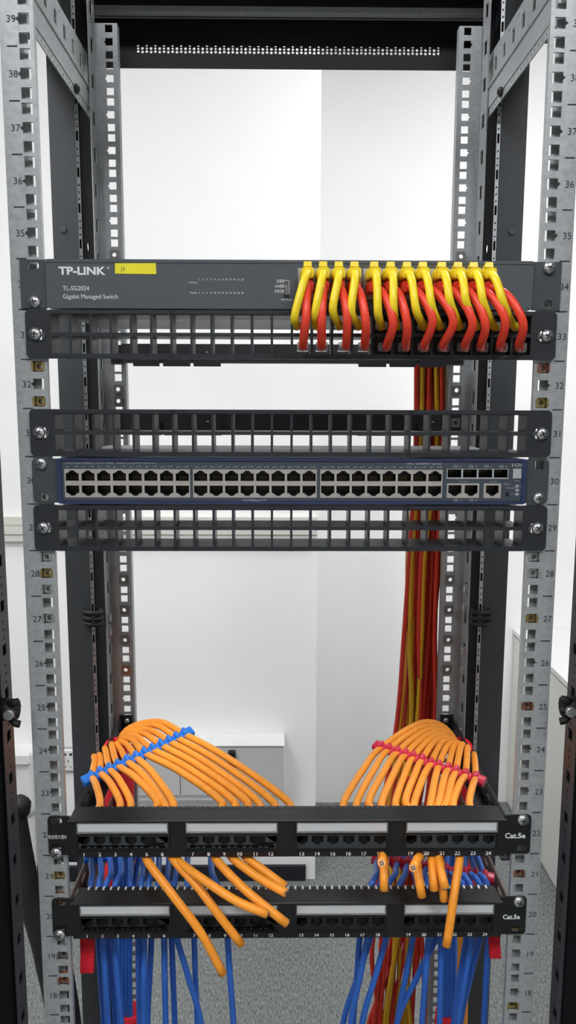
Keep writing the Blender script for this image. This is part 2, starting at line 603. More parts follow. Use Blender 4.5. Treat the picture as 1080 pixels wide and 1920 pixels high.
NM = {k: nut_mesh(k) for k in ('nut_gold', 'nut_silver', 'nut_copper', 'nut_dark')}
rail_front = {}
for s, side in ((-1, 'left'), (1, 'right')):
    b = MB()
    rail_plate(b, s, .224, .2535, 0, .002, True)
    z0, z1 = Z(.5), ZT
    b.box(min(s * .224, s * .2255), max(s * .224, s * .2255), .002, .006, z0, z1)
    b.box(min(s * .252, s * .2535), max(s * .252, s * .2535), .002, .014, z0, z1)
    b.box(min(s * .2322, s * .252), max(s * .2322, s * .252), .0082, .0095, z0, z1)
    fr = b.build('front_rail', 'galv', rack)
    fr['label'] = side + ' galvanised front rail with square holes'
    rail_front[s] = fr
    b = MB()
    lx = -.2432 if s < 0 else .2478
    for n in range(1, 43):
        b.text(str(n), lx, Z(n), .0062, -.0003)
        b.box(lx - .0046 + (.0 if s < 0 else -.001), lx + .0046 - (.0 if s < 0 else .001), -.0003, -.0001, Z(n + .5) - .0006, Z(n + .5) + .0005)
    b.build('unit_numbers', 'print_dark', fr)
    for n, k, mt in NUTS[s]:
        put('cage_nut', NM[mt], (s * HX, 0.001, Z(n) + k * .015875), fr)

# rear rails
RY = .36
b = MB(); b.plate(rect(-.0058, .0058, -.006, .006), [circ(0, 0, .0029, 12)], FRONT, -.001, -.004); RN = {k: b.mesh('cage_nut', k) for k in ('nut_dark', 'nut_copper')}
b = MB(); b.cbox(-.004, .004, -.004, .004, -.006, .006, .0012); TABM = b.mesh('clip_tab', 'nut_silver')
for s, side in ((-1, 'left'), (1, 'right')):
    b = MB()
    rail_plate(b, s, .2215, .2518, RY, RY + .002, True)
    b.box(min(s * .2215, s * .223), max(s * .2215, s * .223), RY + .002, RY + .014, Z(.5), ZT)
    p0, p1 = (s * .2524, RY + .002), (s * .2540, RY - .026)
    slot_strip(b, p0, p1, Z(.5), Z(43.5), .0015, slot=(.012, .017), dots=0)
    rr_ = b.build('rear_rail', 'galv_dark', rack)
    rr_['label'] = side + ' rear rail, duller grey than the front rail'
    for n in (36, 32, 31.643, 26, 25, 24, 23):
        if s > 0 and n == 31.643:
            n = 31
        put('cage_nut', RN['nut_copper' if (n == 23 and s < 0) else 'nut_dark'], (s * HX, RY, Z(n)), rr_)
    for u, v in ([(212, 1160), (212, 1186)] if s < 0 else [(882, 1105), (880, 1141), (877, 1222), (875, 1259), (872, 1373)]):
        pz = P(u, v, RY - .02)
        put('clip_tab', TABM, (s * .2520, RY - .016, pz.z), rr_)

# posts
for s, side in ((-1, 'left'), (1, 'right')):
    # rear post: dark face, perforated chamfer strip, black inner side with a see-through hole
    b = MB()
    b.box(min(s * .273, s * .306), max(s * .273, s * .306), .33, .332, .03, 2.0)
    b.box(min(s * .304, s * .306), max(s * .304, s * .306), .332, .44, .03, 2.0)
    po = b.build('rear_post', 'post_grey', rack)
    b = MB(); b.box(min(s * .2700, s * .3035), max(s * .2700, s * .3035), .3425, .3435, .03, 2.0); b.build('dark_backing', 'post_black', po)  # dark backing added so the strip's holes look shaded inside
    b = MB()
    slot_strip(b, (s * .2728, .331), (s * .2692, .3355), .03, 2.0, .001, slot=(.0036, .012))
    b.build('perforated_strip', 'strip_metal', po)  # paler than the post: caught light put into the strip's colour
    b = MB()
    hz = 1.6805
    mp = lambda a, bb, c: (s * c, a, bb)
    b.plate(rect(.336, .45, .03, hz - .05), [], mp, .2682, .2696)
    b.plate(rect(.336, .45, hz - .05, hz + .05), [circ(.3640, hz + .006, .006, 12)], mp, .2682, .2696)
    b.plate(rect(.336, .45, hz + .05, 2.0), [], mp, .2682, .2696)
    b.build('inner_side', 'post_black', po)
    b = MB(); b.cyl((s * .292, .3298, 1.702), (s * .292, .3275, 1.702), .0045, .004); b.build('bolt', 'ear_grey', po)
    # black cable clip
    b = MB()
    zc = 1.185
    for k in range(3):
        b.tube(spline([(s * .282, .329, zc + .008 - k * .008), (s * .279, .318, zc + .009 - k * .008), (s * .268, .314, zc + .008 - k * .008), (s * .258, .320, zc + .007 - k * .008), (s * .2605, .333, zc + .007 - k * .008)], .004), .0034, 7)
    b.build('cable_clip', 'rubber', po)
    # front post
    b = MB()
    b.box(min(s * .2835, s * .33), max(s * .2835, s * .33), -.075, .03, .03, 1.9795)
    fp = b.build('front_post', 'post_black', rack)
    b = MB()
    slot_strip(b, (s * .2825, .030), (s * .2815, -.002), .03, 2.0, .001, slot=(.011, .011))
    b.build('perforated_strip', 'post_grey', fp)
    # door clip on the front post
    c = P(20, 1330, -.012) if s < 0 else P(1058, 1325, -.012)
    b = MB()
    b.tube([(s * .2805, c.y, c.z), (s * .262, c.y, c.z)], [.011, .010], 10)
    for dz in (-.010, 0, .010):
        b.tube(spline([(s * .268, c.y - .004, c.z + dz * .7), (s * .262, c.y - .009, c.z + dz), (s * .2575, c.y - .008, c.z + dz * 1.15)], .004), [.0042] * 99 if False else .0036, 7)
    hook = b.build('post_clip', 'rubber', fp)
    b = MB(); b.cyl((s * .266, c.y - .012, c.z), (s * .266, c.y - .0155, c.z), .0058, .0048, 12); b.build('clip_screw', 'screw', hook)

# depth beams at the top
for s, side in ((-1, 'left'), (1, 'right')):
    b = MB()
    X = .2575
    mp = lambda a, bb, c: (s * (X + c), a, bb)
    ys0, ys1 = .034, RY - .001
    # lower lip with dots, smooth web, ridge, slotted upper part
    hs = []
    y = ys0 + .01
    while y < ys1 - .008:
        hs.append(circ(y, 1.8495, .0016, 6)); y += .012
    b.plate(rect(ys0, ys1, 1.845, 1.8545), hs, mp, 0, .0015)
    b.plate(rect(ys0, ys1, 1.8545, 1.878), [], mp, -.0012, .0015)
    b.plate(rect(ys0, ys1, 1.878, 1.8805), [], mp, -.0030, .0055)
    hs = []
    y = ys0 + .02
    while y < ys1 - .03:
        hs.append(rect(y, y + .010, 1.897, 1.913)); hs.append(circ(y + .022, 1.889, .002, 6)); hs.append(circ(y + .022, 1.918, .002, 6)); y += .038
    b.plate(rect(ys0, ys1, 1.8805, 1.926), hs, mp, .0035, .0050)
    bm_ = b.build('side_beam', 'galv', rack)
    b = MB(); b.tube([mp(.275, 1.853, -.0012), mp(.275, 1.853, -.0045)], [.006, .005], 10); b.tube([mp(.275, 1.853, -.0046), mp(.275, 1.853, -.006)], [.003, .0025], 8); b.build('bolt', 'screw_dark', bm_)

# roof and rear head panel
b = MB(); b.box(-.306, .306, .355, .47, 2.012, 2.03); b.build('roof', 'roof_black', rack)
for xa in (-.33, .2835):
    b = MB(); b.box(xa, xa + .0465, -.075, .1, 1.98, 2.03); b.box(xa, xa + .0465, .1, .328, 1.93, 2.03); b.build('top_frame_bar', 'roof_black', rack)
b = MB(); b.box(-.283, .283, -.075, -.04, 2.0005, 2.03); b.build('top_frame_bar', 'roof_black', rack)
b = MB(); b.box(-.262, .262, .398, .41, 1.9955, 2.003); b.build('cross_bar', 'galv_dark', rack)
b = MB()
VY = .452
zb_ = 1.946
pz = [P(540, v, VY).z for v in (88, 92.2, 98.8)]
xa, xb = P(255, 95, VY).x, P(826, 95, VY).x
n = 71
pit = (xb - xa) / n
b.plate(rect(-.303, .303, zb_, pz[2] - .004), [], FRONT, VY, VY + .0012)
b.plate(rect(-.303, .303, pz[0] + .004, 2.011), [], FRONT, VY, VY + .0012)
b.plate(rect(-.303, xa, pz[2] - .004, pz[0] + .004), [], FRONT, VY, VY + .0012)
b.plate(rect(xb, .303, pz[2] - .004, pz[0] + .004), [], FRONT, VY, VY + .0012)
for i in range(n):
    x = xa + pit * i
    hs = [circ(x + pit * .5, pz[2] + .0003 * (-1) ** i, pit * .33, 8), circ(x + pit * .5, pz[1] - .0003, pit * (.33 if i % 2 else .27), 8)]
    if i % 2 == 0:
        hs.append(circ(x + pit * .5, pz[0] + .0003, pit * .30, 6, pit * .18))
    b.plate(rect(x, x + pit, pz[2] - .004, pz[0] + .004), hs, FRONT, VY, VY + .0012)
hp = b.build('head_panel', 'roof_black', rack)
hp['label'] = 'black panel with a row of round vent holes'
b = MB(); b.box(-.306, .306, -.075, .47, .0, .03); b.build('base', 'post_black', rack)

# support rails running front to back behind the patch panels, with rear brackets
for zc, nm in ((1.014, 'upper'), (.93, 'lower')):
    for s in (-1, 1):
        b = MB()
        mp = lambda a, bb, c: (s * (.2400 + c), a, bb)
        z0, z1 = zc - .012, zc + .012
        hs = []
        y = .05
        while y < .33:
            hs.append(rect(y, y + .02, zc - .003, zc + .003)); y += .03
        b.plate(rect(.036, .353, z0, z1), hs, mp, 0, .002)
        b.box(min(s * .2245, s * .2400), max(s * .2245, s * .2400), .036, .353, z0 - .0015, z0)
        o = b.build('support_rail', 'rear_black' if zc > 1 else 'metal_red_reflection', rack)
        if zc > 1:
            b = MB(); b.box(min(s * .2240, s * .243), max(s * .2240, s * .243), .3535, .3555, zc - .014, zc + .016)
            br = b.build('rear_bracket', 'rear_black', o)
            b = MB(); b.tube([(s * .232, .3530, zc + .008), (s * .232, .351, zc + .008), (s * .232, .350, zc + .008)], [.0042, .0036, .002], 10); b.build('screw', 'screw', br)


# ================================================================== DEVICES
def screw_mesh():
    b = MB()
    prof = [(.0058, 0), (.0058, .0012), (.0052, .0026), (.0038, .0036), (.0018, .0041), (.0004, .0042)]
    b.loft([[(r_ * math.cos(2 * math.pi * k / 16), -h_, r_ * math.sin(2 * math.pi * k / 16)) for k in range(16)] for r_, h_ in prof])
    for a in (0, math.pi / 2):
        c_, s2 = math.cos(a + .5), math.sin(a + .5)
        L, W = .0030, .0006
        b.add([(c_ * x - s2 * z, y, s2 * x + c_ * z) for x, y, z in ((-L, -.0041, -W), (L, -.0041, -W), (L, -.0041, W), (-L, -.0041, W), (-L, -.0045, -W), (L, -.0045, -W), (L, -.0045, W), (-L, -.0045, W))],
              [(4, 5, 6, 7), (0, 1, 5, 4), (1, 2, 6, 5), (2, 3, 7, 6), (3, 0, 4, 7)], mi=1)
    b.cyl((0, 0, 0), (0, .012, 0), .0026, n=8)
    return b.mesh('screw', ['screw', 'screw_dark'])


SCREW = screw_mesh()
_sr = random.Random(3)


def screw(parent, s, n, k, y=-.0022):
    put('screw', SCREW, (s * HX, y, Z(n) + k * .015875), parent, (0, _sr.uniform(0, 1.5), 0))


def jack_outline(cx, cz, w_, h_, down=True):
    """RJ45 opening: rectangle with a stepped latch notch"""
    sg = 1 if down else -1
    p = [(-w_ / 2, h_ / 2), (w_ / 2, h_ / 2), (w_ / 2, -h_ / 2 + .0026), (w_ * .32, -h_ / 2 + .0026), (w_ * .32, -h_ / 2 + .0013), (w_ * .18, -h_ / 2 + .0013), (w_ * .18, -h_ / 2),
         (-w_ * .18, -h_ / 2), (-w_ * .18, -h_ / 2 + .0013), (-w_ * .32, -h_ / 2 + .0013), (-w_ * .32, -h_ / 2 + .0026), (-w_ / 2, -h_ / 2 + .0026)]
    return [(cx + a, cz + sg * b_) for a, b_ in p]


def port_mesh(w_, h_, down=True, depth=.011, name='port'):
    """open socket behind the face: five inner walls and gold contacts"""
    b = MB()
    x, z = w_ / 2 + .0003, h_ / 2 + .0003
    v = [(-x, 0, -z), (x, 0, -z), (x, 0, z), (-x, 0, z), (-x, depth, -z), (x, depth, -z), (x, depth, z), (-x, depth, z)]
    b.add(v, [(4, 5, 6, 7), (0, 1, 5, 4), (1, 2, 6, 5), (2, 3, 7, 6), (3, 0, 4, 7)])
    sg = 1 if down else -1
    for k in range(8):
        xx = (k - 3.5) * w_ * .085
        za = sorted((sg * h_ * .42, sg * h_ * .05))
        b.box(xx - .0002, xx + .0002, depth * .55, depth * .6, za[0], za[1], mi=1)
    return b.mesh(name, ['port_dark', 'contact'])


# ---- grey switch at unit 34
zc = Z(34)
tp = thing('network_switch', 'grey rack switch with a yellow sticker and yellow and red cords plugged in', 'network switch', (0, .1, zc - .0219))
FY = -.006
PXW = .0148
# port columns measured on the face: three blocks of four
cols = [P(u, 514, -.024).x for u in (577, 606, 635.5, 665, 702, 733, 763.5, 793.5, 829, 859.5, 889, 918)]
blocks = [(0, 4), (4, 8), (8, 12)]
zu, zl = zc + .0070, zc - .0045
hs = []
for a, e in blocks:
    hs.append(rect(cols[a] - .0082, cols[e - 1] + .0082, zc - .0128, zc + .0145))
b = MB()
b.plate(rrect(-.2203, .2172, zc - .0216, zc + .0212, .0015, 2), hs, FRONT, FY, -.002)
b.box(-.2203, .2172, FY - .0006, FY, zc + .0182, zc + .0186)
b.build('front_panel', 'switch_grey', tp)
b = MB()
b.box(-.2195, .2165, -.002, .012, zc + .0205, zc + .0208)
b.box(-.2195, .2165, -.0019, .205, zc - .0214, zc - .0204)
b.box(-.2195, .2165, -.0019, .205, zc + .0200, zc + .0210)
b.box(-.2195, -.2185, -.0019, .205, zc - .0204, zc + .0200)
b.box(.2155, .2165, -.0019, .205, zc - .0204, zc + .0200)
b.box(-.2185, .2155, .204, .205, zc - .0204, zc + .0200)
b.build('chassis', 'chassis', tp)
for s in (-1, 1):
    x0, x1 = (.2212, .2446) if s < 0 else (.2182, .2438)
    hs = [[(s * a, b_) for a, b_ in rrect(HX - .0052, HX + .0052, zc + .015875 - .0035, zc + .015875 + .0035, .0034)],
          [(s * a, b_) for a, b_ in rrect(HX - .0045, HX + .0045, zc - .015875 - .0035, zc - .015875 + .0035, .0034)]]
    b = MB(); b.plate([(s * a, b_) for a, b_ in rect(x0, x1, zc - .0214, zc + .0212)], hs, FRONT, -.0022, -.0002); b.build('mounting_ear', 'ear_grey', tp)
screw(tp, -1, 34, -1); screw(tp, 1, 34, 1, -.0026)
PMU, PMD = port_mesh(.0116, .0090, False), port_mesh(.0116, .0090, True)
for a, e in blocks:
    b = MB()
    hs = []
    for k in range(a, e):
        hs.append(jack_outline(cols[k], zu, .0116, .0090, False)); hs.append(jack_outline(cols[k], zl, .0116, .0090, True))
    b.plate(rect(cols[a] - .0081, cols[e - 1] + .0081, zc - .0127, zc + .0144), hs, FRONT, FY + .0004, FY + .0012)
    pb = b.build('port_block', 'port_metal', tp)
    for k in range(a, e):
        put('port', PMU, (cols[k], FY + .0013, zu), pb)
        put('port', PMD, (cols[k], FY + .0013, zl), pb)
TY = FY - .0003
b = MB()
b.text('TP-LINK', -.2088, zc + .0112, .0068, TY, width=.042, align='l', bold=.035)
b.text('®', -.1655, zc + .0136, .0022, TY, align='l')
b.build('brand_print', 'print_white', tp)
b = MB()
b.text('TL-SG2024', -.2056, zc - .0040, .0040, TY, width=.0236, align='l')
b.text('Gigabit Managed Switch', -.2056, zc - .0112, .0040, TY, width=.0492, align='l')
b.build('model_print', 'print_white', tp)
b = MB()
for k in range(12):
    b.text(str(2 * k + 1), -.0834 + k * .00352, zc + .0040, .0017, TY)
    b.text(str(2 * k + 2), -.0834 + k * .00352, zc - .0076, .0017, TY)
b.text('Link/Act', -.0852, zc + .0014, .0015, TY, align='r', width=.0072)
b.text('Power', -.0852, zc - .0076, .0017, TY, align='r', width=.0062)
b.build('port_numbers', 'print_white', tp)
b = MB()
for k, t in enumerate(('云管理', 'VLAN隔离', '标准交换')):
    b.text(t, -.0072, zc + .0028 - k * .0044, .0024, TY, align='r', width=.0085 if k else .0068)
b.box(-.0070, -.0026, TY, TY + .0002, zc + .0031, zc + .0034); b.box(-.0029, -.0026, TY, TY + .0002, zc - .0090, zc + .0031)
b.box(-.0070, -.0048, TY, TY + .0002, zc - .0013, zc - .0010); b.box(-.0051, -.0048, TY, TY + .0002, zc - .0090, zc - .0013)
b.text('DIP Mode', -.0048, zc - .0133, .0016, TY, width=.0098)
b.build('mode_diagram', 'print_white', tp)
b = MB(); b.box(-.0075, -.0022, FY - .0008, FY - .0001, zc - .0112, zc - .0090); b.build('mode_switch', 'port_dark', tp)
b = MB(); b.plate([(-.1584, zc + .0086), (-.1215, zc + .0083), (-.1219, zc + .0178), (-.1583, zc + .0176)], [], FRONT, FY - .0005, FY - .0001); st = b.build('sticker', 'sticker', tp)
b = MB(); b.text('J3', -.1515, zc + .0128, .0034, FY - .0007); b.build('handwriting', 'print_dark', st)


# ---- keystone panels
KW = .2184
KP = KW * 2 / 24


def keystone_panel(n, label):
    zc = Z(n)
    r = thing('keystone_patchbay', label, 'patch panel', (0, .01, zc - .0215), 'black keystone panels')
    hh = .0216
    b = MB()
    hs = []
    for i in range(24):
        x0 = -KW + i * KP
        for z0, z1 in ((.0016, .0172), (-.0172, -.0016)):
            hs.append(rect(x0 + .0011, x0 + KP - .0011, zc + z0, zc + z1))
    b.plate(rect(-.2194, .2194, zc - hh, zc + hh), hs, FRONT, -.0060, -.0010)
    # rear walls of the openings: thin fins and shelves
    for i in range(25):
        x = -KW + i * KP
        b.box(x - .0008, x + .0008, -.0010, .022, zc - .0172, zc + .0172)
    for z in (-.0182, 0, .0182):
        b.box(-.2190, .2190, -.0010, .037, zc + z - .0010, zc + z + .0010)
    b.box(-.2192, .2192, -.0070, -.0060, zc + .0180, zc + .0186)
    b.box(-.2192, .2192, -.0070, -.0060, zc - .0213, zc - .0206)
    b.build('frame', 'panel_plastic', r)
    for s in (-1, 1):
        b = MB()
        o = rrect(.2196, .2412, zc - hh, zc + hh, .0042, 4, (0, 1, 1, 0))
        hs = [rrect(HX - .0085, HX + .0050, zc - .0052, zc + .0052, .005)]
        b.plate([(s * a, c) for a, c in o], [[(s * a, c) for a, c in h] for h in hs], FRONT, -.0040, -.0002)
        b.plate([(s * a, c) for a, c in rrect(HX - .0100, HX + .0064, zc - .0066, zc + .0066, .006)], [[(s * a, c) for a, c in rrect(HX - .0085, HX + .0050, zc - .0052, zc + .0052, .005)]], FRONT, -.0046, -.0040)
        b.build('mounting_ear', 'panel_plastic', r)
        screw(r, s, n, 0, -.0040)
    b = MB()
    for i in (6, 12, 18):
        x = -KW + i * KP
        for z in (zc + .0194, zc - .0194):
            b.box(x - .0016, x - .0009, -.0078, -.0059, z - .0020, z + .0020)
            b.box(x + .0009, x + .0016, -.0078, -.0059, z - .0020, z + .0020)
    b.build('label_clips', 'panel_plastic', r)
    return r


k33 = keystone_panel(33, 'black keystone panel directly under the grey switch, cords entering its right half')
k31 = keystone_panel(31, 'empty black keystone panel directly above the blue-edged switch')
k29 = keystone_panel(29, 'empty black keystone panel directly below the blue-edged switch')
# jacks sit in the right-hand openings of the top one
b = MB()
b.box(-.0074, .0074, .004, .030, -.0074, .0074)
b.box(-.0062, .0062, .0300, .036, -.006, .006)
JM = b.mesh('keystone_jack', 'port_dark')
for i in range(16, 24):
    for z in (.0094, -.0094):
        put('keystone_jack', JM, (-KW + (i + .5) * KP, 0, Z(33) + z), k33)

# ---- black bars on the rear rails
for (za, zb2), nm, lab in (((Z(32.72), Z(33.34)), 1, 'black rear bar with hanging flaps, seen below the cord-filled keystone panel'), ((Z(30.66), Z(31.28)), 2, 'lower black rear bar, seen through the empty keystone panel above the blue-edged switch')):
    r = thing('rear_cable_bar', lab, 'cable bar', (0, RY - .01, za), 'black bars on the rear rails')
    x0, x1 = -.2214, .2214
    b = MB(); b.box(x0, x1, RY - .028, RY - .002, za + .003, zb2); b.build('bar', 'rear_black', r)
    for s in (-1, 1):
        b = MB(); b.box(min(s * .2216, s * .241), max(s * .2216, s * .241), RY - .0035, RY - .0008, za + .003, zb2); b.build('flange', 'rear_black', r)
    for u0, u1 in ((250, 299), (306, 357), (363, 414), (672, 724), (730, 780), (786, 838)):
        b = MB(); b.box(P(u0, 690, RY - .03).x, P(u1, 690, RY - .03).x, RY - .031, RY - .0285, za - .002, za + .016); b.build('flap', 'rear_black', r)
    b = MB(); b.cyl((P(388, 660, RY - .03).x, RY - .0282, (za + zb2) / 2 + .002), (P(388, 660, RY - .03).x, RY - .0295, (za + zb2) / 2 + .002), .0022, n=8)
    if nm == 2:
        b.cyl((P(812, 790, RY - .03).x, RY - .0282, (za + zb2) / 2 + .002), (P(812, 790, RY - .03).x, RY - .0295, (za + zb2) / 2 + .002), .0022, n=8)
    b.build('rivet', 'screw', r)

# ---- blue-edged 48-port switch at unit 30
zc = Z(30)
h3 = thing('network_switch', 'blue-edged 48-port rack switch with two rows of empty sockets', 'network switch', (0, .1, zc - .0213))
FY = -.0060
X0, X1 = -.2168, .2186
b = MB()
g3 = [(-.2107, -.0942), (-.0917, .0237), (.0267, .1410)]
zu, zl = zc + .0045, zc - .0090
win = [rect(a, e, zc - .0154, zc + .0113) for a, e in g3]
sfp = (P(838, 880, FY).x, P(954, 880, FY).x)
zs1, zs0 = P(895, 879, FY).z, P(895, 898, FY).z
rj2 = (P(838, 910, FY).x, P(899, 910, FY).x)
rjc = (P(907, 910, FY).x, P(940, 910, FY).x)
zr1, zr0 = P(870, 906, FY).z, P(870, 934, FY).z
win += [rect(sfp[0], sfp[1], zs0, zs1), rect(rj2[0], rj2[1], zr0, zr1), rect(rjc[0], rjc[1], zr0, zr1)]
b.plate(rect(X0 + .004, X1 - .004, zc - .0185, zc + .0187), win, FRONT, FY, -.003)
b.build('face', 'face_blue_grey', h3)
b = MB(); b.plate(rrect(X0, X1, zc - .0212, zc + .0212, .002, 3), [rect(X0 + .0038, X1 - .0038, zc - .0187, zc + .0189)], FRONT, FY - .0012, -.002)
b.build('bezel', 'blue_bezel', h3)
b = MB()
b.box(X0 + .001, X1 - .001, -.0019, .21, zc - .0208, zc - .0200)
b.box(X0 + .001, X1 - .001, -.0019, .21, zc + .0200, zc + .0208)
b.box(X0 + .001, X0 + .002, -.0019, .21, zc - .0200, zc + .0200)
b.box(X1 - .002, X1 - .001, -.0019, .21, zc - .0200, zc + .0200)
b.box(X0 + .002, X1 - .002, .209, .21, zc - .0200, zc + .0200)
b.build('chassis', 'chassis', h3)
PU, PD = port_mesh(.0122, .0096, False), port_mesh(.0122, .0096, True)
for a, e in g3:
    pit = (e - a) / 8
    hs = []
    for k in range(8):
        x = a + (k + .5) * pit
        hs.append(jack_outline(x, zu + .0005, .0122, .0096, False)); hs.append(jack_outline(x, zl, .0122, .0096, True))
    b = MB(); b.plate(rect(a + .0001, e - .0001, zc - .0153, zc + .0112), hs, FRONT, FY + .0003, FY + .0012)
    pb = b.build('port_block', 'port_metal', h3)
    for k in range(8):
        x = a + (k + .5) * pit
        put('port', PU, (x, FY + .0013, zu + .0005), pb)
        put('port', PD, (x, FY + .0013, zl), pb)
# fibre slots
b = MB(); pit = (sfp[1] - sfp[0]) / 4
b.plate(rect(sfp[0] + .0001, sfp[1] - .0001, zs0 + .0001, zs1 - .0001), [rect(sfp[0] + k * pit + .0008, sfp[0] + (k + 1) * pit - .0008, zs0 + .0012, zs1 - .0006) for k in range(4)], FRONT, FY + .0002, FY + .001)
sb = b.build('fibre_slot_block', 'strip_metal', h3)
SM = port_mesh(pit - .0016, zs1 - zs0 - .0018, True, .016, 'fibre_slot')
for k in range(4):
    put('fibre_slot', SM, (sfp[0] + (k + .5) * pit, FY + .0011, (zs0 + zs1) / 2 + .0003), sb)
b = MB(); pit = (rj2[1] - rj2[0]) / 2
zm = (zr0 + zr1) / 2
b.plate(rect(rj2[0] + .0001, rj2[1] - .0001, zr0 + .0001, zr1 - .0001), [jack_outline(rj2[0] + (k + .5) * pit, zm, .0122, .0102) for k in range(2)], FRONT, FY + .0002, FY + .0012)
ub = b.build('uplink_block', 'port_metal', h3)
PJ = port_mesh(.0122, .0102, True)
for k in range(2):
    put('port', PJ, (rj2[0] + (k + .5) * pit, FY + .0013, zm), ub)
b = MB(); b.plate(rect(rjc[0] + .0001, rjc[1] - .0001, zr0 + .0001, zr1 - .0001), [jack_outline((rjc[0] + rjc[1]) / 2, zm, .0118, .0098)], FRONT, FY + .0002, FY + .0012)
ub = b.build('console_block', 'port_metal', h3)
put('port', PJ, ((rjc[0] + rjc[1]) / 2, FY + .0013, zm), ub)
b = MB()
qa, qb = P(962, 879, FY), P(977, 897, FY)
b.plate(rect(qa.x, qb.x, qb.z, qa.z), [], FRONT, FY - .0008, FY - .0001); b.build('display_window', 'strip_metal', h3)
b = MB()
for v in (911.5, 919, 926.5):
    q_ = P(969, v, FY)
    b.plate(circ(q_.x, q_.z, .0013, 10), [circ(q_.x, q_.z, .0008, 10)], FRONT, FY - .0004, FY - .0001)
b.build('indicator_rings', 'print_white', h3)
b = MB(); q_ = P(951, 926, FY); b.cyl((q_.x, FY - .0001, q_.z), (q_.x, FY - .0012, q_.z), .0017, n=10); b.build('button', 'port_dark', h3)
for s in (-1, 1):
    xa = .2172 if s < 0 else .2190
    o = rrect(xa, .2412, zc - .0208, zc + .0205, .0042, 4, (0, 1, 1, 0))
    hs = []
    for k in (-1, 1):
        if s > 0 and k > 0:
            hs.append(rrect(HX - .0045, HX + .0042, zc + .0159 - .0045, zc + .0159 + .0036, .001))
        else:
            hs.append(rrect(HX - .0055, HX + .0048, zc + k * .0157 - .0036, zc + k * .0157 + .0036, .0034))
    b = MB(); b.plate([(s * a, c) for a, c in o], [[(s * a, c) for a, c in h] for h in hs], FRONT, -.0024, -.0002); b.build('mounting_ear', 'ear_grey', h3)
screw(h3, -1, 30, 1, -.0024); screw(h3, 1, 30, -1, -.0024)
TY = FY - .0002
b = MB()
for gi, (a, e) in enumerate(g3):
    pit = (e - a) / 8
    for k in range(8):
        x = a + (k + .5) * pit
        n1 = gi * 16 + 2 * k + 1
        b.add([(x - .0050, TY, zc + .0127), (x - .0034, TY, zc + .0127), (x - .0042, TY, zc + .0141)], [(0, 1, 2)])
        b.text(str(n1), x - .0018, zc + .0134, .0013, TY)
        b.text(str(n1 + 1), x + .0022, zc + .0134, .0013, TY)
        b.add([(x + .0040, TY, zc + .0141), (x + .0056, TY, zc + .0141), (x + .0048, TY, zc + .0127)], [(0, 1, 2)])
b.text('H3C', P(972, 872, TY).x, P(972, 872, TY).z, .0034, TY, width=.0120)
b.text('H3C S2000V2 Series', P(828, 871, TY).x, zc + .0168, .0019, TY, width=.0330, align='r')
b.text('10/100Base-TX', P(478, 938, TY).x, P(478, 938, TY).z, .0022, TY, width=.0215)
for u in (861, 890, 919, 947):
    q_ = P(u, 874.5, TY)
    b.plate(rect(q_.x - .0052, q_.x - .0016, q_.z - .0010, q_.z + .0010), [rect(q_.x - .0048, q_.x - .0020, q_.z - .0006, q_.z + .0006)], FRONT, TY, TY + .0001)
    b.text({861: '49', 890: '50', 919: '51', 947: '52'}[u], q_.x + .0012, q_.z, .0014, TY)
for u, t in ((857, '49'), (886, '50')):
    q_ = P(u, 938, TY)
    b.plate(rect(q_.x - .0030, q_.x + .0006, q_.z - .0010, q_.z + .0010), [rect(q_.x - .0026, q_.x + .0002, q_.z - .0006, q_.z + .0006)], FRONT, TY, TY + .0001)
    b.text(t, q_.x + .0036, q_.z, .0014, TY)
for u, v, t, wd in ((977, 911.5, 'PWR', .0044), (977, 919, 'RPS', .0044), (978, 926.5, 'Mode', .0050), (925, 902.5, 'Console', .0070), (869, 902.5, 'Combo', .0080), (950, 907.5, 'Mode', .0050), (957, 915, '10/100/1000', .0082), (969, 901, 'Unit', .0040)):
    q_ = P(u, v, TY); b.text(t, q_.x, q_.z, .0013, TY, width=wd)
q_ = P(960, 926.5, TY); b.box(q_.x - .0025, q_.x + .0028, TY, TY + .0001, q_.z - .00015, q_.z + .00015)
b.text('Speed: Green=100Mbps, Yellow=10Mbps   Duplex: Green=Full, Yellow=Half', -.2095, zc + .0168, .0013, TY, width=.084, align='l')
b.build('printed_text', 'print_grey', h3)


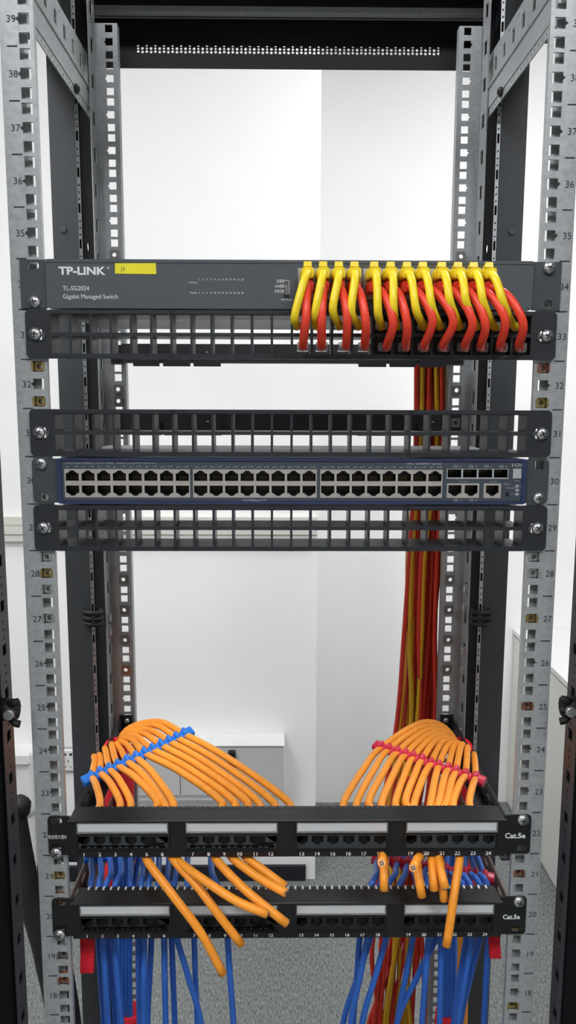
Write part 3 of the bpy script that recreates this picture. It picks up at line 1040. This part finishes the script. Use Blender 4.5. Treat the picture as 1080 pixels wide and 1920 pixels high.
# ---- 24-port patch panels
def patch_panel(n, label, brand):
    zc = Z(n)
    r = thing('network_patchbay', label, 'patch panel', (0, .01, zc - .0205), '24-port patch panels')
    FY = -.0065
    grp = [(-.2105, -.1218), (-.1030, -.0135), (.0068, .0960), (.1158, .2052)]
    px0 = [-.205, -.0968, .0117, .1205]
    pit = .01554
    b = MB()
    hs = [rect(a, e, zc - .0125, zc + .0025) for a, e in grp]
    b.plate([(-.2190, zc - .0205), (.2140, zc - .0205), (.2140, zc + .0165), (-.2190, zc + .0165)], hs, FRONT, FY, -.0010)
    # raised frames around each group of sockets and the ridges beside them
    for a, e in grp:
        b.box(a - .0022, a - .0008, FY - .0012, FY, zc - .0150, zc + .0165)
        b.box(e + .0008, e + .0022, FY - .0012, FY, zc - .0150, zc + .0165)
        b.box(a - .0008, e + .0008, FY - .0012, FY, zc - .0150, zc - .0138)
    b.build('face', 'patch_black', r)
    # sloping top cover
    b = MB()
    y0, y1 = FY - .0015, .0165
    b.add([(-.2205, y0, zc + .0180), (.2150, y0, zc + .0180), (.2120, y1, zc + .0205), (-.2165, y1, zc + .0205), (-.2205, y0, zc + .0166), (.2150, y0, zc + .0166), (.2120, y1, zc + .0190), (-.2165, y1, zc + .0190)],
          [(0, 1, 2, 3), (4, 7, 6, 5), (0, 4, 5, 1), (1, 5, 6, 2), (2, 6, 7, 3), (3, 7, 4, 0)])
    b.box(-.2200, .2145, y0 - .0010, y0 + .0010, zc + .0178, zc + .0190)
    b.build('top_cover', 'patch_top', r)
    b = MB()
    b.box(-.2150, .2100, -.0009, .012, zc - .0195, zc + .0160)
    b.build('rear_housing', 'patch_black', r)
    b = MB()
    x = -.208
    k = 0
    while x < .206:
        b.box(x, x + .0019, .0125, .0175, zc + .010, zc + (.0205 if n == 22 else .0208), mi=k % 2); x += .0038; k += 1
    b.build('terminal_row', ['patch_top' if n == 22 else 'label_paper', 'patch_black'], r)
    PM = port_mesh(.0114, .0094, True, .007)
    for gi, (a, e) in enumerate(grp):
        b = MB()
        hs = [jack_outline(px0[gi] + k * pit, zc - .0036, .0114, .0094) for k in range(6)]
        b.plate(rect(a + .0001, e - .0001, zc - .0124, zc + .0024), hs, FRONT, FY + .0008, FY + .0018)
        for k in range(6):
            cx = px0[gi] + k * pit
            for sx in (-1, 1):
                b.box(cx + sx * .0048 - .0016, cx + sx * .0048 + .0016, FY + .0001, FY + .0009, zc - .0112, zc - .0096)
        pb = b.build('port_block', 'post_grey' if n == 22 else 'patch_black', r)
        for k in range(6):
            put('port', PM, (px0[gi] + k * pit, FY + .0019, zc - .0036), pb)
        b = MB()
        b.plate(rect(a + .0004, e - .0002, zc + .0072, zc + .0160), [], FRONT, FY - .0006, FY - .0001)
        ls = b.build('label_strip', 'label_paper', r)
        b = MB()
        for k in range(1, 6):
            xx = a + (e - a) * k / 6
            b.box(xx - .0003, xx + .0003, FY - .0008, FY - .0006, zc + .0074, zc + .0158)
        b.build('strip_dividers', 'box_grey', ls)
        b = MB(); b.plate(rect(a - .0006, e + .0010, zc + .0056, zc + .0166), [rect(a + .0004, e - .0002, zc + .0072, zc + .0160)], FRONT, FY - .0016, FY - .0002); b.build('label_holder', 'clear', ls)
    for s in (-1, 1):
        xa = .2192 if s < 0 else .2142
        o = rrect(xa, .2412 if n == 22 else .2405, zc - .0206, zc + .0203, .0030, 3, (0, 1, 1, 0))
        hs = [rrect(HX - .0058, HX + .0050, zc + k * .0157 - .0034, zc + k * .0157 + .0034, .0033) for k in (-1, 1)]
        b = MB(); b.plate([(s * a, c) for a, c in o], [[(s * a, c) for a, c in h] for h in hs], FRONT, -.0024, -.0002); b.build('mounting_ear', 'patch_black', r)
    screw(r, -1, n, -1, -.0060); screw(r, 1, n, 1, -.0024)
    b = MB()
    for gi in range(4):
        for k in range(6):
            b.text(str(gi * 6 + k + 1), px0[gi] + k * pit, zc - .0172, .0042 if n == 22 else .0036, FY - .0002, bold=.025)
    b.build('port_numbers', 'print_white', r)
    b = MB()
    b.text('Cat.5e', .2256, zc - .0010, .0056 if n == 22 else .0050, -.0027, width=.0205 if n == 22 else .0175, bold=.03)
    b.build('category_print', 'print_white', r)
    if brand:
        b = MB()
        b.text('电信级大唐®', -.2318, zc - .0010, .0036, -.0027, width=.0180)
        b.build('brand_print', 'print_white', r)
    return r


pp22 = patch_panel(22, 'upper black 24-port patch panel that the orange cables drop behind', True)
pp20 = patch_panel(20, 'lower black 24-port patch panel above the hanging blue cables', False)

# ================================================================== CABLES
ORD = ['first', 'second', 'third', 'fourth', 'fifth', 'sixth', 'seventh', 'eighth', 'ninth', 'tenth', 'eleventh', 'twelfth', 'thirteenth', 'fourteenth', 'fifteenth', 'sixteenth', 'seventeenth', 'eighteenth']


# ---- patch cords between the switch and the keystone panel
def boot_plug(root, c, m_, up, tilt=0.0):
    """strain-relief boot with latch cover, front of the port"""
    b = MB()
    x, z = c
    y0 = -.0075
    rings = []
    for y, w_, h_ in ((y0, .0062, .0050), (y0 - .010, .0062, .0050), (y0 - .013, .0058, .0048), (y0 - .016, .0046, .0044), (y0 - .022, .0040, .0040)):
        rings.append([(x + px_, y, z + pz_) for px_, pz_ in rrect(-w_, w_, -h_, h_, .0022, 2)])
    b.loft(rings, smooth=False)
    if up:
        b.add([(x - .0036, y0 - .002, z + .0049), (x + .0036, y0 - .002, z + .0049), (x + .0034, y0 - .014, z + .0105), (x - .0034, y0 - .014, z + .0105),
               (x - .0036, y0 - .004, z + .0046), (x + .0036, y0 - .004, z + .0046), (x + .0036, y0 - .015, z + .0062), (x - .0036, y0 - .015, z + .0062)],
              [(0, 1, 2, 3), (4, 7, 6, 5), (2, 6, 7, 3), (0, 3, 7, 4), (1, 5, 6, 2)])
    for k in range(3):
        yy = y0 - .016 - k * .0024
        b.loft([[(x + px_, yy - d, z + pz_) for px_, pz_ in rrect(-.0050, .0050, -.0046, .0046, .002, 2)] for d in (0, .0011)], smooth=False)
    return b.build('boot', m_, root)


zc = Z(34)
zu, zl = zc + .0070, zc - .0045
op = lambda k, z: (-KW + (k + .5) * KP, Z(33) + z)
ymid = [(552, 596), (591, 588), (624, 582), (659, 586), (709, 588), (738, 580), (781, 584), (810, 576), (844, 566), (874, 566), (906, 566), (943, 566)]
rmid = [(573, 600), (603, 600), (651, 598), (686, 606), (737, 604), (763, 606), (811, 600), (850, 602), (886, 604), (910, 608), (947, 600), (981, 606)]
yend = [556, 592, 635, 671, 714, 742, 793, 823, 860, 891, 923, 961]
rend = [568, 603, 649, 684, 726, 761, 796, 831, 872, 902, 938, 973]
for i in range(12):
    x, z = cols[i], zu
    k = 12 + i
    ox, oz = op(k, .0085)
    r = thing('patch_cable', 'yellow patch cord in the %s upper socket from the left, grey switch' % ORD[i], 'patch cord', (x, -.02, Z(33) + .003), 'yellow patch cords')
    boot_plug(r, (x, z), 'cord_yellow', True)
    m1 = P(ymid[i][0], ymid[i][1], -.046)
    tx = min(max(P(yend[i], 620, 0).x, ox - .0045), ox + .0045)
    ox = min(max(tx, ox - .0022), ox + .0022)
    a = Vector((x + (m1.x - x) * .04, -.0300, z - .0010))
    a2 = Vector((x + (m1.x - x) * .30, -.0400, z - .0085))
    e1 = P(yend[i], 608, -.030)
    e0 = Vector((tx * .7 + e1.x * .3, -.012, Z(33) + .0070))
    e2 = Vector((tx, .0035, Z(33) + .0085))
    b = MB(); b.tube(spline([Vector((x, -.022, z)), a, a2, m1, e1, e0, e2], .004), .0036, 10); b.build('cord', 'cord_yellow', r)
    b = MB(); b.cbox(ox - .0056, ox + .0056, -.0050, .0036, Z(33) + .0050, Z(33) + .0122, .0008); b.build('plug', 'clear', r)
for i in range(12):
    x, z = cols[i], zl
    k = 12 + i
    ox, oz = op(k, -.0085)
    r = thing('patch_cable', 'red patch cord in the %s lower socket from the left, grey switch' % ORD[i], 'patch cord', (x, -.02, Z(33) - .015), 'red patch cords')
    boot_plug(r, (x, z), 'cord_red', False)
    m1 = P(rmid[i][0], rmid[i][1], -.046)
    tx = min(max(P(rend[i], 655, 0).x, ox - .0042), ox + .0042)
    ox = min(max(tx, ox - .0022), ox + .0022)
    a = Vector((x + (m1.x - x) * .10, -.0290, z - .0010))
    a2 = Vector((x + (m1.x - x) * .50, -.040, z - .0095))
    e1 = P(rend[i], 646, -.030)
    e0 = Vector((tx * .7 + e1.x * .3, -.013, Z(33) - .0112))
    e2 = Vector((tx, .0035, Z(33) - .0092))
    b = MB(); b.tube(spline([Vector((x, -.022, z)), a, a2, m1, e1, e0, e2], .004), .0038, 10); b.build('cord', 'cord_red', r)
    b = MB(); b.cbox(ox - .0056, ox + .0056, -.0060, .0036, Z(33) - .0142, Z(33) - .0062, .0008)
    b.box(ox - .0028, ox + .0028, -.0110, -.0062, Z(33) - .0150, Z(33) - .0142); b.build('plug', 'clear', r)

# ---- red and yellow trunk cables at the back
VV = (688, 865, 1040, 1200, 1350, 1600, 1757, 1925)
TR = [('r', 781, 779, 768, 757, 745, 706, 715, 700), ('y', 786, 782, 765, 765, 752, 722, 735, 735), ('y', 792, 787, 772, 768, 771, 735, 741, 724), ('r', 797, 790, 781, 770, 760, 728, 752, 690),
      ('y', 800, 795, 797, 782, 776, 745, 765, 760), ('r', 805, 800, 790, 785, 786, 740, 725, 712), ('r', 810, 806, 802, 795, 795, 760, 770, 745), ('r', 814, 812, 808, 800, 803, 768, 780, 772),
      ('y', 818, 818, 796, 790, 782, 750, 745, 720), ('r', 822, 824, 815, 808, 810, 775, 790, 800), ('r', 828, 828, 820, 815, 815, 780, 700, 715), ('y', 832, 833, 830, 826, 815, 790, 762, 770),
      ('r', 835, 836, 824, 812, 800, 770, 735, 728), ('y', 784, 780, 774, 772, 762, 728, 748, 742), ('r', 808, 803, 786, 778, 770, 734, 760, 730), ('r', 819, 816, 811, 803, 790, 756, 742, 735), ('y', 826, 826, 812, 798, 790, 762, 775, 752), ('r', 802, 797, 793, 788, 778, 748, 784, 765), ('r', 788, 785, 778, 765, 755, 715, 722, 705)]
cnt = {'r': 0, 'y': 0}
tot = {'r': sum(t[0] == 'r' for t in TR), 'y': sum(t[0] == 'y' for t in TR)}
for i, t in enumerate(sorted(TR, key=lambda t: t[1])):
    c = t[0]
    dy = ((i * 5) % 4) * .0078
    pts = [P(t[1], 645, .385 + dy)]
    for j, v in enumerate(VV):
        pts.append(P(t[1 + j], v, .392 + dy - (.03 if j >= 5 else .012 if j == 4 else 0)))
    pts.append(Vector((pts[-1].x + (i - 7) * .004, .40, .25)))
    b = MB(); b.tube(spline(pts, .02), .0037, 8)
    o = b.build('trunk_cable', 'cable_red' if c == 'r' else 'cable_yellow')
    col_ = 'red' if c == 'r' else 'yellow'
    tag(o, '%s cable falling behind the rack, %s %s one from the left below the rear bar' % (col_, ORD[cnt[c]], col_), 'cable', col_ + ' trunk cables')
    cnt[c] += 1

# ---- orange cables: rear trunk, arch, comb, behind the patch panel, some with cut ends hanging out
LS = [(181, 1427), (189, 1424), (198, 1412), (209, 1403), (217, 1400), (222, 1396), (225, 1392), (227, 1389), (227, 1386), (228, 1383), (229, 1380), (230, 1377)]
LA = [(178, 1428), (190, 1424), (199, 1411), (211, 1404), (225, 1404), (236, 1395), (246, 1386), (252, 1380), (262, 1374), (272, 1368), (285, 1360), (292, 1353)]
LC = [(174, 1458), (190, 1450), (207, 1443), (223, 1436), (240, 1428), (257, 1421), (273, 1413), (288, 1406), (304, 1398), (319, 1391), (333, 1384), (347, 1377)]
LE = [188, 226, 246, 296, 309, 326, 418, 442, 466, 488, 516, 545]
RS = [(846, 1378), (849, 1381), (851, 1385), (853, 1388), (855, 1391), (857, 1395), (859, 1398), (862, 1402), (866, 1406), (870, 1411), (876, 1414), (884, 1424)]
RA = [(798, 1354), (802, 1361), (808, 1367), (814, 1373), (819, 1379), (825, 1384), (833, 1390), (842, 1396), (852, 1399), (864, 1400), (876, 1408), (890, 1424)]
RC = [(714, 1402), (728, 1406), (744, 1411), (759, 1416), (774, 1421), (790, 1426), (807, 1433), (822, 1438), (839, 1443), (854, 1448), (872, 1454), (891, 1460)]
RE = [643, 668, 691, 715, 741, 761, 776, 807, 822, 836, 849, 880]
LT = {3: [(270, 1600, .004), (316, 1668, -.022), (376, 1748, -.034), (418, 1826, -.036)], 4: [(318, 1598, .006), (372, 1664, -.022), (412, 1718, -.032), (453, 1771, -.034)], 5: [(322, 1598, .008), (400, 1662, -.034), (448, 1692, -.045), (501, 1714, -.050)],
      6: [(398, 1598, .006), (455, 1664, -.030), (500, 1702, -.042), (538, 1732, -.046)], 7: [(428, 1598, .006), (484, 1645, -.020), (536, 1674, -.040)], 8: [(452, 1596, .008), (500, 1636, -.012), (535, 1662, -.022)]}
RT = {2: [(712, 1598, .02), (717, 1606, -.02), (716, 1618, -.05)], 3: [(722, 1600, .01), (720, 1632, -.018), (720, 1670, -.026)], 5: [(790, 1598, .012), (783, 1610, -.02), (775, 1627, -.046)], 6: [(781, 1600, .008), (784, 1640, -.022), (791, 1682, -.030)],
      7: [(809, 1598, .006), (811, 1636, -.018), (814, 1670, -.026)], 8: [(820, 1598, .004), (826, 1630, -.020), (835, 1666, -.032)], 9: [(824, 1600, .010), (828, 1650, -.014), (833, 1690, -.022)], 10: [(862, 1598, .004), (852, 1672, -.026), (844, 1730, -.034), (837, 1774, -.038)]}


def comb(name, m_, ends, cables, label, group):
    """wavy clip bar that holds a fan of cables"""
    pts = [ends[0]] + cables + [ends[1]]
    pts = [Vector(p) for p in pts]
    fine = []
    for i in range(len(pts) - 1):
        for k in range(12):
            fine.append(pts[i].lerp(pts[i + 1], k / 12))
    fine.append(pts[-1])
    # section: 4 mm thick plate, 11 mm wide, wavy up and down
    rings_a = []
    for i, p in enumerate(fine):
        t = (fine[min(i + 1, len(fine) - 1)] - fine[max(i - 1, 0)]).normalized()
        nup = Vector((0, -.45, .9)).normalized()
        nup = (nup - t * nup.dot(t)).normalized()
        sd = t.cross(nup)
        ph = (i / 12.0 - 1) * 2 * math.pi
        wv = .0034 * math.tanh(1.7 * math.cos(ph)) if .75 <= i / 12 <= len(pts) - 1.75 else 0
        c_ = p + nup * (wv + .0008)
        h, w_ = .0036, .0064
        rings_a.append([c_ + nup * (h * a) + sd * (w_ * bb) for a, bb in ((-1, -.8), (-.6, -1), (.6, -1), (1, -.8), (1, .8), (.6, 1), (-.6, 1), (-1, .8))])
    b = MB()
    b.loft(rings_a)
    o = b.build(name, m_)
    return tag(o, label, 'cable comb', group)


def fan(side):
    s = -1 if side == 'left' else 1
    Sx, Ax, Cx, Ex, Tx = (LS, LA, LC, LE, LT) if s < 0 else (RS, RA, RC, RE, RT)
    cps = []
    for i in range(12):
        j = i if s < 0 else 11 - i            # 0 = outermost (next to the rail)
        yc = .125 + .006 * j
        ya = .235 + .002 * j if j > 4 else .20 + .008 * j
        st = P(*Sx[i], .285 + .002 * (j % 4))
        tu = (222 if s < 0 else 866)
        tr1 = P(tu + s * ((j % 4) - 1.5) * 5, 1520, .300 + (j // 4) * .009)
        tr2 = P(tu + s * ((j % 4) - 1.5) * 5, 1830, .300 + (j // 4) * .009)
        ar = P(*Ax[i], ya)
        cp = P(*Cx[i], yc)
        cps.append(cp)
        en = P(Ex[i], 1509, .050)
        mid1 = cp.lerp(en, .45) + Vector((0, 0, .006))
        pts = [Vector((tr2.x, tr2.y, .22)), tr2, tr1, st, ar, cp, mid1, en]
        cut = Tx.get(i)
        if cut:
            first = P(*cut[0])
            pts += [Vector((en.x * .6 + first.x * .4, .040, Z(22) + .002)), Vector((first.x, .030, Z(21.6)))]
            pts += [P(*c) for c in cut]
        else:
            pts += [Vector((en.x, .030, Z(22) + .004)), Vector((en.x, .0185, Z(22) - .004))]
        sp = spline(pts, .009)
        desc = 'orange cable clipped %s from the %s in the %s comb' % (ORD[i] if s < 0 else ORD[11 - i], 'left' if s < 0 else 'right', 'upper blue' if s < 0 else 'upper red')
        if cut:
            desc += ', cut end hanging below'
        r = thing('orange_cable', desc, 'cable', (tr2.x, tr2.y, .22), 'orange cables of the %s fan' % side)
        b = MB(); b.tube(sp, .0040 if not cut else [.0038 + .0005 * min(1, max(0, (k - len(sp) * .6) / (len(sp) * .3))) for k in range(len(sp))], 10); b.build('sheath', 'cable_orange', r)
        if cut:
            d = (sp[-1] - sp[-2]).normalized()
            b = MB()
            b.cyl(sp[-1] + d * .0001, sp[-1] + d * .0006, .0031, n=10, mi=0)
            e1 = d.orthogonal().normalized(); e2 = d.cross(e1)
            for k in range(4):
                a = k * math.pi / 2 + .4
                q_ = sp[-1] + (e1 * math.cos(a) + e2 * math.sin(a)) * .0015
                b.cyl(q_ + d * .0006, q_ + d * .0014, .0008, n=6, mi=1)
            b.build('cut_end', ['core', 'contact'], r)
    e0 = P(155, 1467, .118) if s < 0 else P(703, 1397, .197)
    e1 = P(360, 1371, .197) if s < 0 else P(909, 1468, .118)
    comb('cable_comb', 'comb_blue' if s < 0 else 'comb_red', (e0, e1), cps, 'wavy %s plastic comb clipping the orange cables above the upper patch panel' % ('blue' if s < 0 else 'crimson'), 'cable combs')
    # red hook-and-loop wrap round the bundle
    tu = 222 if s < 0 else 866
    tv = tu if s < 0 else 858
    c0 = P(tv, 1400, .292); c1 = P(tv, 1425, .303)
    b = MB(); b.tube(spline([c0 + Vector((s * .004, -.006, .004)), c1 + Vector((0, 0, -.004)), c1 + Vector((0, 0, -.014))], .006), .0150, 14)
    tag(b.build('cable_strap', 'velcro_red'), 'red strap round the %s orange bundle where the cables fan out' % side, 'strap', 'red straps')
    c0 = P(tu - s * 4, 1440, .305); c1 = P(tu, 1540, .309)
    b = MB(); b.tube([c0, c0.lerp(c1, .5), c1], [.0185, .0205, .0195], 14)
    tag(b.build('cable_strap', 'velcro_red'), 'wide red strap round the %s orange bundle, behind the fanned cables' % side, 'strap', 'red straps')
    c0 = P(tu, 1600, .309); c1 = P(tu, 1668, .309)
    b = MB(); b.tube([c0, c0.lerp(c1, .5), c1], [.0195, .0205, .0195], 14)
    tag(b.build('cable_strap', 'velcro_red'), 'red strap round the %s orange bundle, seen between the two patch panels' % side, 'strap', 'red straps')


fan('left')
fan('right')

# ---- blue cables of the lower panel
BG = {'left': [173, 190, 208, 227, 245, 268, 283, 297, 315, 330, 350, 398], 'right': [706, 723, 741, 759, 777, 795, 812, 830, 848, 866, 884, 900]}
BC = {'left': [(x_, 1607 - i * 2.6) for i, x_ in enumerate((171, 188, 206, 225, 243, 265, 281, 295, 312, 328, 346, 386))], 'right': [(711 + i * 18, 1611 + i * 3.1) for i in range(12)]}
BD = {'left': [183, 192, 201, 213, 258, 270, 284, 307, 321, 329, 363, 425], 'right': [676, 692, 699, 728, 776, 804, 821, 828, 875, 886, 901, 916]}
BF = {'left': [195, 203, 217, 228, 262, 269, 277, 311, 328, 378, 370, 438], 'right': [662, 657, 642, 678, 744, 791, 742, 824, 850, 858, 862, 907]}
for side in ('left', 'right'):
    s = -1 if side == 'left' else 1
    cps = []
    for i in range(12):
        j = i if s < 0 else 11 - i
        cp = P(*BC[side][i], .095 + .003 * j)
        cps.append(cp)
        tu = (234 if s < 0 else 842) + ((j % 4) - 1.5) * 6.5
        ty = .245 + (j // 4) * .008
        t2 = P(tu, 1850, ty); t1 = P(tu, 1740, ty + .002)
        ap = Vector((t1.x * .6 + cp.x * .4, .175 + j * .002, .952))
        g = P(BG[side][i], 1640, .060)
        dz = P(BD[side][i], 1745, .052 if i % 2 else .060)
        dm = P(BD[side][i] * .55 + BF[side][i] * .45, 1825, .048 if i % 2 else .066)
        fz = P(BF[side][i], 1925, .06 if i % 2 else .085)
        pts = [Vector((t2.x, t2.y, .20)), t2, t1, ap, cp, g, Vector((g.x * .6 + dz.x * .4, .046, Z(20.1))), dz, dm, fz, Vector((fz.x + (fz.x - dm.x) * .6, fz.y + .02, .52)), Vector((fz.x + (fz.x - dm.x) * .5, fz.y + .04, .30))]
        b = MB(); b.tube(spline(pts, .012), .0034, 8)
        o = b.build('blue_cable', 'cable_blue')
        tag(o, 'blue cable hanging below the lower patch panel, %s from the %s in the %s group' % (ORD[i] if s < 0 else ORD[11 - i], side, side), 'cable', 'blue cables of the %s group' % side)
    e0 = P(157, 1611, .092) if s < 0 else P(697, 1609, .130)
    e1 = P(402, 1577, .130) if s < 0 else P(926, 1650, .092)
    comb('cable_comb', 'comb_blue' if s < 0 else 'comb_red', (e0, e1), cps, 'wavy %s plastic comb clipping the blue cables behind the gap between patch panels' % ('blue' if s < 0 else 'crimson'), 'cable combs')

# ---- red straps low down
def strap_box(u0, v0, u1, v1, Y, label, th=.006):
    a, c = P(u0, v0, Y), P(u1, v1, Y)
    b = MB()
    x0, x1, z0, z1 = a.x, c.x, c.z, a.z
    rings = []
    for k in range(7):
        t = k / 6
        z = z1 + (z0 - z1) * t
        y = Y + .003 * math.sin(t * 5)
        rings.append([(x0, y, z), (x1, y, z), (x1, y + th, z), (x0, y + th, z)])
    b.loft(rings, smooth=False)
    return tag(b.build('cable_strap', 'velcro_red'), label, 'strap', 'red straps')


strap_box(149, 1757, 176, 1821, .03, 'red strap tab hanging under the left end of the lower patch panel')
strap_box(920, 1752, 938, 1794, .03, 'red strap tab hanging under the right end of the lower patch panel')
for (u, v), lab in (((240, 1908), 'red strap round the left blue bundle near the bottom'), ((842, 1908), 'red strap round the right blue bundle near the bottom')):
    c = P(u, v, .255)
    b = MB(); b.tube([c + Vector((0, 0, .012)), c, c - Vector((0, 0, .02)), c - Vector((0, 0, .03))], [.0185, .0195, .0195, .0185], 14)
    tag(b.build('cable_strap', 'velcro_red'), lab, 'strap', 'red straps')
